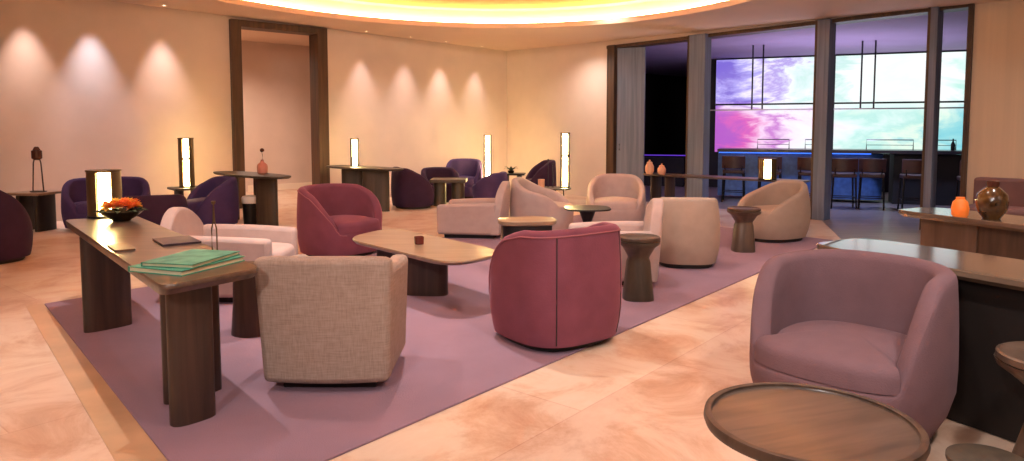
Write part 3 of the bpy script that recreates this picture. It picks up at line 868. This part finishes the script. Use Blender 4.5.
# drum side table
t = thing('drum_table', 'rounded drum side table with pale top, between two blush chairs and the maroon chair', 'side table', (.15, 6.95, .012), R(5))
bm = bmesh.new()
pts = [superell(2 * PI * i / 56, .29, .22, 3.2) for i in range(56)]
rings(bm, [[(x * s, y * s, z) for x, y in pts] for s, z in ((.95, .455), (1, .465), (1, .495), (.98, .50))]); obj('tabletop', bm, M['pale_top'], t)
bm = bmesh.new(); rings(bm, [[(x * s, y * s, z) for x, y in pts] for s, z in ((.80, 0), (.80, .05), (.86, .455))]); obj('drum', bm, M['dark_panel'], t)
bm = bmesh.new(); box(bm, -.262, -.215, -.05, .05, 0, .455); obj('side_panel', bm, M['pale_top'], t, bevel=.01)
# dark drum behind the desk
t = thing('drum_table', 'dark round drum table between the desk and the linen chair', 'side table', (-1.78, 4.74, .012), 0)
bm = bmesh.new(); lathe(bm, [(.145, 0), (.145, .01), (.13, .2), (.125, .44)], 40); obj('drum', bm, M['desk_leg'], t)
bm = bmesh.new(); lathe(bm, [(.14, .44), (.15, .445), (.15, .465), (.145, .47)], 40); obj('tabletop', bm, M['bronze_wood'], t)
# black pedestal table by the blush chairs
t = thing('pedestal_table', 'black flared pedestal table left of the forward-facing blush chair', 'side table', (.86, 7.95, .012), 0)
bm = bmesh.new(); lathe(bm, [(.25, .485), (.265, .49), (.265, .50), (.26, .505)], 40, p=3); obj('tabletop', bm, M['black'], t)
bm = bmesh.new(); lathe(bm, [(.16, 0), (.15, .015), (.045, .06), (.035, .3), (.10, .485)], 32); obj('pedestal', bm, M['black'], t)
# thin table that carries the slim lamp
def thin_table(lab, loc, rt, h, rz=0):
    t = thing('thin_side_table', lab, 'side table', loc, rz, 'thin-topped side tables')
    bm = bmesh.new(); lathe(bm, [(rt, h - .02), (rt + .005, h - .01), (rt, h)], 40); obj('tabletop', bm, M['black'], t)
    for k in range(3):
        a = 2 * PI * k / 3 + .4
        bm = bmesh.new(); tube(bm, [(rt * .75 * math.cos(a), rt * .75 * math.sin(a), 0), (rt * .6 * math.cos(a), rt * .6 * math.sin(a), h - .02)], .009, 8); obj('leg', bm, M['black'], t)
    return t
thin_table('thin three-legged black table under the slim tall lamp', (.64, 9.98 + .55, .012), .25, .52)
# small coffee table among the purple chairs
t = thing('square_table', 'small square coffee table among the far purple chairs', 'coffee table', (-1.17, 12.95, 0), R(0))
bm = bmesh.new(); box(bm, -.33, .33, -.28, .28, .44, .50); obj('tabletop', bm, M['olive_wood'], t, smooth=False, bevel=.012)
for x in (-.20, .20):
    bm = bmesh.new(); ellipse_leg(bm, x * .85, 0, 0, .12, .16, 0, .44); obj('leg', bm, M['olive_wood'], t)
# lamp table between purple chairs
def block_table(lab, loc, rz, w, d, h, top, body):
    t = thing('lamp_table', lab, 'side table', loc, rz, 'dark side tables between the purple chairs')
    bm = bmesh.new(); box(bm, -w / 2, w / 2, -d / 2, d / 2, h - .035, h); obj('tabletop', bm, top, t, smooth=False, bevel=.008)
    for x in (-1, 1):
        bm = bmesh.new(); ellipse_leg(bm, x * w * .26, 0, PI / 2, d * .36, .05, 0, h - .035); obj('leg', bm, body, t)
    return t
block_table('dark side table under the tall lamp, left of the portal', (-5.02, 10.78, 0), R(40.8), .46, .46, .52, M['olive_wood'], M['dark_panel'])
block_table('black side table under the slim figure stand at the far left', (-6.66, 9.75, 0), R(-8), .52, .50, .54, M['pale_top'], M['dark_panel'])
block_table('dark side table in the far corner, holding a small plant', (.02, 14.3, 0), R(-5), .50, .44, .52, M['black'], M['dark_panel'])

# ------------------------------------------------------------------ lamps
def lantern(lab, loc, rz, r, h, glow, band=False, slim=False):
    t = thing('lantern_lamp', lab, 'lamp', loc, rz, 'bronze lantern lamps')
    bm = bmesh.new(); lathe(bm, [(r, 0), (r, .015), (r * .9, .02)], 32); obj('base', bm, M['black'], t)
    bm = bmesh.new(); lathe(bm, [(r * (.34 if not slim else .5), .02), (r * (.34 if not slim else .5), h - .02)], 24); obj('diffuser', bm, glow, t)
    bm = bmesh.new(); lathe(bm, [(r * .92, h - .02), (r, h - .015), (r, h)], 32); obj('top_plate', bm, M['bronze'], t)
    segs = ((.55, 1.15), (PI + .0 - .0, 0)) 
    for c in (0, PI):
        bm = bmesh.new()
        half = 1.12 if not slim else .6
        ring = []
        for i in range(11):
            a = c - half + 2 * half * i / 10
            ring.append((r * .96 * math.cos(a), r * .96 * math.sin(a)))
        for i in range(11):
            a = c + half - 2 * half * i / 10
            ring.append((r * .90 * math.cos(a), r * .90 * math.sin(a)))
        prism(bm, ring, .018, h - .018); obj('side_panel', bm, M['bronze'] if not slim else M['black'], t)
    if band:
        bm = bmesh.new()
        rs = [[(q * math.cos(2 * PI * i / 32), q * math.sin(2 * PI * i / 32), z) for i in range(32)] for q, z in ((r * .97, h * .56), (r * .97, h * .60), (r * .8, h * .60), (r * .8, h * .56), (r * .97, h * .56))]
        rings(bm, rs, False, False); obj('band', bm, M['bronze'], t)
    return t
lantern('short bronze lantern lamp on the long desk beside the flower bowl', (-3.18, 5.44, .722), R(28), .125, .37, M['glow'])
lantern('tall bronze lantern lamp left of the portal, between purple chairs', (-5.02, 10.78, .52), R(20), .115, .76, M['glow'], band=True)
lantern('small two-column lamp on the desk right of the portal', (-2.82, 12.55, .75), R(30), .08, .50, M['glow'], slim=True)
lantern('slim tall lamp beside the forward-facing purple chair near the corner', (-.50, 14.35, .0), R(5), .085, 1.30, M['glow'], slim=True)
lantern('slim tall black-framed lamp in the centre, on the thin three-legged table', (.80, 10.55, .532), R(5), .075, .83, M['glow'], slim=True, band=True)
lantern('short bronze lantern lamp on the console before the bar', (3.62, 9.90, .70), R(-20), .125, .30, M['glow'])

# ------------------------------------------------------------------ things on the desk
ZD = .722
t = thing('flower_bowl', 'dark bowl filled with orange and red flowers on the long desk', 'flowers', (-2.93, 5.22, ZD), 0)
bm = bmesh.new(); lathe(bm, [(.06, 0), (.065, .008), (.11, .035), (.155, .075), (.15, .078), (.10, .04), (.05, .02)], 36); obj('bowl', bm, M['bowl_dark'], t)
for k in range(26):
    a = random.uniform(0, 2 * PI); rr = .135 * math.sqrt(random.random())
    x, y = rr * math.cos(a), rr * math.sin(a); z = .085 + .05 * (1 - (rr / .14) ** 2) + random.uniform(-.01, .012)
    bm = bmesh.new()
    mt = Matrix.Translation((x, y, z)) @ Matrix.Rotation(random.uniform(-.6, .6), 4, 'X') @ Matrix.Rotation(random.uniform(-.6, .6), 4, 'Y')
    for ly in range(3):
        for q in range(6):
            an = 2 * PI * q / 6 + ly * .5
            w = .02; l = .046 - .010 * ly; up = .006 + .012 * ly
            pts = [Vector((0, 0, up * .3)), Vector((l * .6 * math.cos(an - .42), l * .6 * math.sin(an - .42), up + .002)), Vector((l * math.cos(an), l * math.sin(an), up + .006)), Vector((l * .6 * math.cos(an + .42), l * .6 * math.sin(an + .42), up + .002))]
            v = [bm.verts.new(mt @ p_) for p_ in pts]; bm.faces.new(v)
            v2 = [bm.verts.new(mt @ (p_ - Vector((0, 0, .002)))) for p_ in pts]; bm.faces.new(list(reversed(v2)))
            for i in range(4): bm.faces.new((v[i], v2[i], v2[(i + 1) % 4], v[(i + 1) % 4]))
    lathe(bm, [(.002, 0), (.008, .004), (.007, .014), (.002, .018)], 8); 
    for vv in bm.verts[-32:] if False else []: pass
    bmesh.ops.translate(bm, verts=[v_ for v_ in bm.verts][-32:], vec=(x, y, z))
    obj('blossom', bm, random.choice([M['orange'], M['orange'], M['orange'], M['red'], M['yellow'], M['yellow']]), t)
for k in range(9):
    a = 2 * PI * k / 9 + .2; bm = bmesh.new()
    c, s = math.cos(a), math.sin(a)
    pts = [(.09 * c, .09 * s, .075), (.145 * c - .02 * s, .145 * s + .02 * c, .088), (.19 * c, .19 * s, .075), (.145 * c + .02 * s, .145 * s - .02 * c, .088)]
    v = [bm.verts.new(q) for q in pts]; v2 = [bm.verts.new((q[0], q[1], q[2] - .002)) for q in pts]
    bm.faces.new(v); bm.faces.new(list(reversed(v2)))
    for i in range(4): bm.faces.new((v[i], v2[i], v2[(i + 1) % 4], v[(i + 1) % 4]))
    obj('leaf', bm, M['leaf'], t)

def book(name, lab, loc, rz, w, d, h, cover, group=None):
    t = thing(name, lab, 'book', loc, rz, group)
    bm = bmesh.new(); box(bm, -w / 2, w / 2, -d / 2, d / 2, 0, .004); box(bm, -w / 2, w / 2, -d / 2, d / 2, h - .004, h); box(bm, -w / 2, -w / 2 + .004, -d / 2, d / 2, 0.004, h - .004)
    obj('cover', bm, cover, t, smooth=False)
    bm = bmesh.new(); box(bm, -w / 2 + .005, w / 2 - .006, -d / 2 + .006, d / 2 - .006, .004, h - .004); obj('pages', bm, M['paper'], t, smooth=False)
    return t
BKA = DA + PI / 2
G5 = 'teal picture books stacked on the desk'
book('book', 'thick mint book at the bottom of the teal stack on the desk', (-1.615, 3.46, ZD), R(-20), .33, .42, .026, M['book_mint'], G5)
book('book', 'patterned teal book on top of the stack on the desk', (-1.60, 3.47, ZD + .0265), R(-12), .28, .38, .020, M['book_teal'], G5)
book('magazine', 'dark glossy magazine on the desk behind the teal books', (-2.04, 4.22, ZD), R(128), .30, .21, .012, M['magazine'])
book('menu_folder', 'thin brown leather folder on the desk left of the magazine', (-2.25, 3.99, ZD), R(129), .26, .10, .010, M['tray'])
# twin-stem candle stand on the dark drum table
t = thing('candle_stand', 'slender twin-stem bronze stand on the desk edge behind the teal books', 'candle holder', (-1.655, 3.86, ZD), 0)
bm = bmesh.new(); lathe(bm, [(.035, 0), (.035, .006), (.015, .010)], 24); obj('base', bm, M['bronze'], t)
for x in (-.014, .014):
    bm = bmesh.new(); tube(bm, [(x, 0, .006), (x, 0, .13), (x * .3, 0, .17), (0, 0, .27)], [.004, .004, .0035, .0035], 8); obj('stem', bm, M['bronze'], t)
bm = bmesh.new(); lathe(bm, [(.004, .265), (.010, .27), (.012, .285), (.009, .285)], 16); obj('candle_cup', bm, M['bronze'], t)

# cup on the coffee table
bm = bmesh.new(); lathe(bm, [(.030, 0), (.036, .005), (.038, .065), (.033, .065), (.031, .012)], 24, p=4)
tag(obj('candle_glass', bm, M['cup'], bevel=.001), 'oxblood square candle glass on the pale coffee table', 'candle glass', None, (-.79, 5.90, .432), .4)
# vase with one bloom on the wall desk
t = thing('bottle_vase', 'rose ceramic bottle vase on the desk before the portal', 'vase', (-3.72, 10.42, .75), 0)
bm = bmesh.new(); lathe(bm, [(.06, 0), (.075, .01), (.08, .10), (.07, .14), (.03, .17), (.022, .20), (.026, .21), (.02, .21)], 28); obj('vase_body', bm, M['pink_ceramic'], t)
bm = bmesh.new(); tube(bm, [(0, 0, .2), (.005, 0, .27), (-.005, 0, .33)], .004, 6); obj('stem', bm, M['leaf'], t)
bm = bmesh.new(); lathe(bm, [(.008, .32), (.03, .335), (.034, .355), (.02, .375), (.005, .38)], 12); obj('bloom', bm, M['brown_cup'], t)
# black bin with a white liner
t = thing('waste_bin', 'black bin with a white liner under the desk before the portal', 'bin', (-3.86, 10.30 - .02, 0), 0)
bm = bmesh.new(); lathe(bm, [(.095, 0), (.10, .01), (.115, .34), (.105, .34), (.09, .02)], 28); obj('bin_body', bm, M['black'], t)
bm = bmesh.new(); lathe(bm, [(.10, .30), (.12, .335), (.125, .40), (.11, .43), (.06, .44)], 20); obj('liner', bm, M['white_bag'], t)
# figure stand at the far left
t = thing('figure_stand', 'slim black stand holding a brown cup on the far left table', 'decorative stand', (-6.60, 9.72, .54), 0)
bm = bmesh.new(); box(bm, -.09, .09, -.05, .05, 0, .012); obj('base', bm, M['black'], t, bevel=.003)
for x in (-.075, .075):
    bm = bmesh.new(); tube(bm, [(x, 0, .01), (x * .7, 0, .40), (x * .45, 0, .47)], .009, 8); obj('post', bm, M['bronze_wood'], t)
bm = bmesh.new(); tube(bm, [(-.045, 0, .45), (.045, 0, .45)], .009, 8); obj('crossbar', bm, M['bronze_wood'], t)
bm = bmesh.new(); lathe(bm, [(.05, .455), (.065, .47), (.065, .575), (.05, .58), (.03, .62), (.02, .63)], 24); obj('cup', bm, M['brown_cup'], t)
# jars on the console
for k, (x, y, r, h, lab) in enumerate(((2.20, 11.18, .07, .20, 'taller peach ceramic jar at the left end of the long console'), (2.36, 11.02, .065, .15, 'shorter round peach ceramic jar on the long console'))):
    t = thing('ceramic_jar', lab, 'jar', (x, y, .70), 0, 'peach jars on the long console')
    bm = bmesh.new(); lathe(bm, [(r * .7, 0), (r, h * .25), (r, h * .6), (r * .6, h * .85), (r * .65, h * .88)], 28); obj('jar_body', bm, M['peach'], t)
    bm = bmesh.new(); lathe(bm, [(r * .68, h * .88), (r * .5, h * .97), (r * .15, h), (r * .2, h * 1.1), (r * .05, h * 1.14)], 20); obj('lid', bm, M['peach'], t)
# amber vase and lit glass on the right console
t = thing('round_vase', 'round dark amber vase with a brown stopper on the right console', 'vase', (3.50, 5.08, .754), 0)
bm = bmesh.new(); lathe(bm, [(.055, 0), (.06, .01), (.095, .06), (.105, .12), (.095, .18), (.05, .225), (.036, .235)], 36); obj('vase_body', bm, M['amber'], t)
bm = bmesh.new(); lathe(bm, [(.036, .235), (.042, .25), (.042, .275), (.03, .28)], 24); obj('stopper', bm, M['brown_cup'], t)
bm = bmesh.new(); lathe(bm, [(.045, 0), (.055, .01), (.06, .06), (.05, .11), (.03, .13), (.03, .145), (.025, .145)], 24)
tag(obj('candle_glass', bm, M['candle']), 'small glowing orange candle glass left of the amber vase', 'candle glass', None, (3.36, 5.22, .754), 0)
# small plant on the corner table
t = thing('potted_plant', 'small dark plant in a bowl on the far corner table', 'plant', (-.02, 14.22, .52), 0)
bm = bmesh.new(); lathe(bm, [(.05, 0), (.07, .05), (.065, .06)], 20); obj('pot', bm, M['bowl_dark'], t)
for k in range(12):
    a = 2 * PI * k / 12; bm = bmesh.new(); c, s = math.cos(a), math.sin(a)
    rs = []
    for j in range(5):
        q = j / 4; w = .022 * math.sin(PI * (q * .9 + .08)); r_ = .02 + .13 * q; z = .055 + .12 * q * (1.3 - q) + (.04 if k % 2 else 0) * q
        rs.append([(r_ * c - w * s, r_ * s + w * c, z), (r_ * c + w * s, r_ * s - w * c, z), (r_ * c, r_ * s, z - .004)])
    rings(bm, rs); obj('leaf', bm, M['leaf'], t)
# candle glass and slender stems by the corner chair
bm = bmesh.new(); lathe(bm, [(.04, 0), (.05, .01), (.05, .13), (.044, .13)], 20)
tag(obj('candle_glass', bm, M['peach']), 'pale candle glass on the thin table before the dark corner chair', 'candle glass', None, (.44, 10.50, .532), 0)
for k, (x, h, lab) in enumerate(((.55, .40, 'left and taller of two slim stems on the thin table'), (.62, .34, 'right and shorter of two slim stems on the thin table'))):
    bm = bmesh.new(); lathe(bm, [(.02, 0), (.02, .006), (.005, .012), (.005, h), (.012, h + .01), (.012, h + .03)], 14)
    tag(obj('candlestick', bm, M['steel']), lab, 'candlestick', 'slim stems on the thin table', (x, 10.62, .532), 0)

# banquette against the right-hand wall
t = thing('banquette_sofa', 'long taupe banquette against the right-hand wall', 'sofa', (*WW(11.9, .0), .004), AW)
bm = bmesh.new(); box(bm, -2.2, 2.2, -.24, -.03, .0, .78); obj('backrest', bm, M['banquette'], t, bevel=.04)
bm = bmesh.new(); box(bm, -2.2, 2.2, -.80, -.24, .10, .44); obj('seat', bm, M['banquette'], t, bevel=.04)
bm = bmesh.new(); box(bm, -2.15, 2.15, -.74, -.05, .0, .10); obj('plinth', bm, M['plinth'], t)

# ------------------------------------------------------------------ lights
def spot(x, y, z, e, ang, col=(1, .78, .56), blend=.6, rad=.05, tilt=None):
    l = bpy.data.lights.new('spot', 'SPOT'); l.energy = e; l.spot_size = R(ang); l.spot_blend = blend; l.color = col; l.shadow_soft_size = rad
    o = bpy.data.objects.new('spot_light', l); COL.objects.link(o); o.location = (x, y, z)
    if tilt is not None:
        d = Vector(tilt) - Vector((x, y, z)); o.rotation_euler = d.to_track_quat('-Z', 'Y').to_euler()
    return o
WASH = [(8.95, 52, (1, .74, .66)), (7.9 + .02, 60, (.82, .84, 1.0)), (6.98 + .05, 60, (1, .76, .70))]
E_W = 2.6
wash = []
for px, e, col in ((30, 60, (1, .80, .74)), (95, 70, (.74, .80, 1.0)), (165, 60, (1, .80, .78)), (362, 38, (1, .80, .78)), (405, 36, (1, .80, .78)), (440, 48, (1, .82, .78)), (475, 36, (1, .80, .78))):
    k = (px - 512) / 700
    # where the sight line meets the long wall
    s = (CX - k * CY) / (LD.x - k * LD.y)
    wash.append((s, e, col, px))
for s, e, col, px in wash:
    x, y = LW(s, .27)
    tx, ty = LW(s, .20)
    spot(x, y, zc(x) - .012, e * E_W, 54, col, .85, .07, (tx, ty, .2))
    t = thing('downlight', {30: 'recessed downlight, farthest left above the long wall', 95: 'recessed downlight casting the bluish pool on the long wall', 165: 'recessed downlight just left of the portal',
                            362: 'recessed downlight just right of the portal', 405: 'second recessed downlight right of the portal', 440: 'third recessed downlight right of the portal', 475: 'recessed downlight nearest the far corner'}[px],
              'ceiling light', (x, y, zc(x)), 0, 'recessed downlights along the long wall')
    bm = bmesh.new()
    rs = [[(q * math.cos(2 * PI * i / 24), q * math.sin(2 * PI * i / 24), z) for i in range(24)] for q, z in ((.035, -.001), (.037, -.007), (.05, -.006), (.052, .0))]
    rings(bm, rs, False, False); obj('trim_ring', bm, M['cove'], t)
    bm = bmesh.new(); lathe(bm, [(.034, .0), (.034, .004)], 20); obj('lens', bm, M['spot_disc'], t)
WARM = (1, .93, .87)
E_D = 0.6
for x, y, e, a in ((-4.4, 3.0, 60, 110), (-5.2, 7.6, 130, 110), (-3.2, 8.9, 110, 110), (-.6, 9.3, 200, 110), (1.2, 8.6, 160, 110), (3.3, 8.3, 130, 100), (-7.6, 6.6, 90, 110), (1.2, 14.0, 130, 120), (7.2, 7.6, 130, 120),
                   (-1.6, 13.4, 110, 110), (1.6, 11.9, 120, 110), (1.9, 5.2, 190, 110), (.9, 2.3, 170, 110), (3.6, 4.6, 110, 100), (-.8, 1.6, 130, 120), (5.4, 6.6, 90, 100), (-6.5, 4.0, 90, 120), (0, -3, 150, 130), (-4, -1, 150, 130), (4.6, 1.8, 120, 120)):
    z = zc(x) - .02
    if ((x - EC.x) / EA) ** 2 + ((y - EC.y) / EB) ** 2 < 1.1: z = zc(x) + .40
    spot(x, y, z, e * E_D, a + 25, WARM, .9, .06)  # unseen spots added as general fill
for x, y, e in ((-2.3, 4.75, 380), (-.65, 5.5, 420), (.9, 6.9, 160)):
    spot(x, y, zc(x) + .38, e * E_D, 75, WARM, .8, .03)
for x, y, e in ((-1.6, -1.5, 380), (1.6, 1.0, 260), (-.6, 5.0, 240), (-3.4, 5.2, 150), (2.2, 5.2, 160)):   # unseen tilted spots added to brighten the chairs' camera-facing sides
    z = zc(x) + (.38 if ((x - EC.x) / EA) ** 2 + ((y - EC.y) / EB) ** 2 < 1 else -.02)
    spot(x, y, z, e, 110, (1, .93, .88), .9, .15, (x + .9, y + 5.5, .3))
# corridor
x, y = LW(5.5, -1.6); spot(x, y, 3.35, 260, 150, (1, .72, .56), 1, .1)
x, y = LW(8.2, -1.6); spot(x, y, 3.35, 140, 150, (1, .72, .56), 1, .1)
# bar: blue wash and faint violet light from added lamps without fittings
def area(x, y, z, e, sx, sy, col, look):
    l = bpy.data.lights.new('area', 'AREA'); l.shape = 'RECTANGLE'; l.size = sx; l.size_y = sy; l.energy = e; l.color = col
    o = bpy.data.objects.new('area_light', l); COL.objects.link(o); o.location = (x, y, z)
    o.rotation_euler = (Vector(look) - Vector((x, y, z))).to_track_quat('-Z', 'Y').to_euler()
    return o
spot(5.6, 12.6, 3.0, 200, 110, (.35, .5, 1), .9, .1)
spot(7.3, 11.9, 3.0, 100, 110, (.45, .55, 1), .9, .1)
spot(4.4, 15.6, 3.0, 60, 120, (.4, .4, 1), .9, .1)
spot(2.6, 17.0, 3.0, 12, 120, (.7, .3, .8), .9, .1)
l_ = area(6.4, 13.6, 1.2, 60, 3.5, .3, (.72, .66, .9), (6.4, 13.8, 3.0))  # unseen lamp added to brighten the bar ceiling from below
spot(8.6, 6.9, 3.0, 110, 150, WARM, 1, .1, (9.3, 7.7, 0))  # lamp added to lighten the right-hand wall, no fitting

w = bpy.data.worlds.new('world'); S.world = w; w.use_nodes = True
w.node_tree.nodes['Background'].inputs[0].default_value = (.02, .015, .02, 1)
w.node_tree.nodes['Background'].inputs[1].default_value = 1.0

# ------------------------------------------------------------------ camera and colour
cd = bpy.data.cameras.new('camera'); cam = bpy.data.objects.new('camera', cd); COL.objects.link(cam)
cd.sensor_fit = 'HORIZONTAL'; cd.sensor_width = 36; cd.lens = 36 * 700 / 1024
cam.location = (0, 0, 1.4); cam.rotation_euler = (R(90 - 4.0445), 0, 0)
cd.shift_y = -0.0498; cd.clip_start = .05
S.camera = cam
S.view_settings.view_transform = 'Standard'
try: S.view_settings.look = 'None'
except Exception: pass
S.view_settings.gamma = 1; S.view_settings.use_curve_mapping = False
S.view_settings.exposure = 0.66
S.cycles.use_denoising = True
S.cycles.max_bounces = 8
S.cycles.sample_clamp_indirect = 8
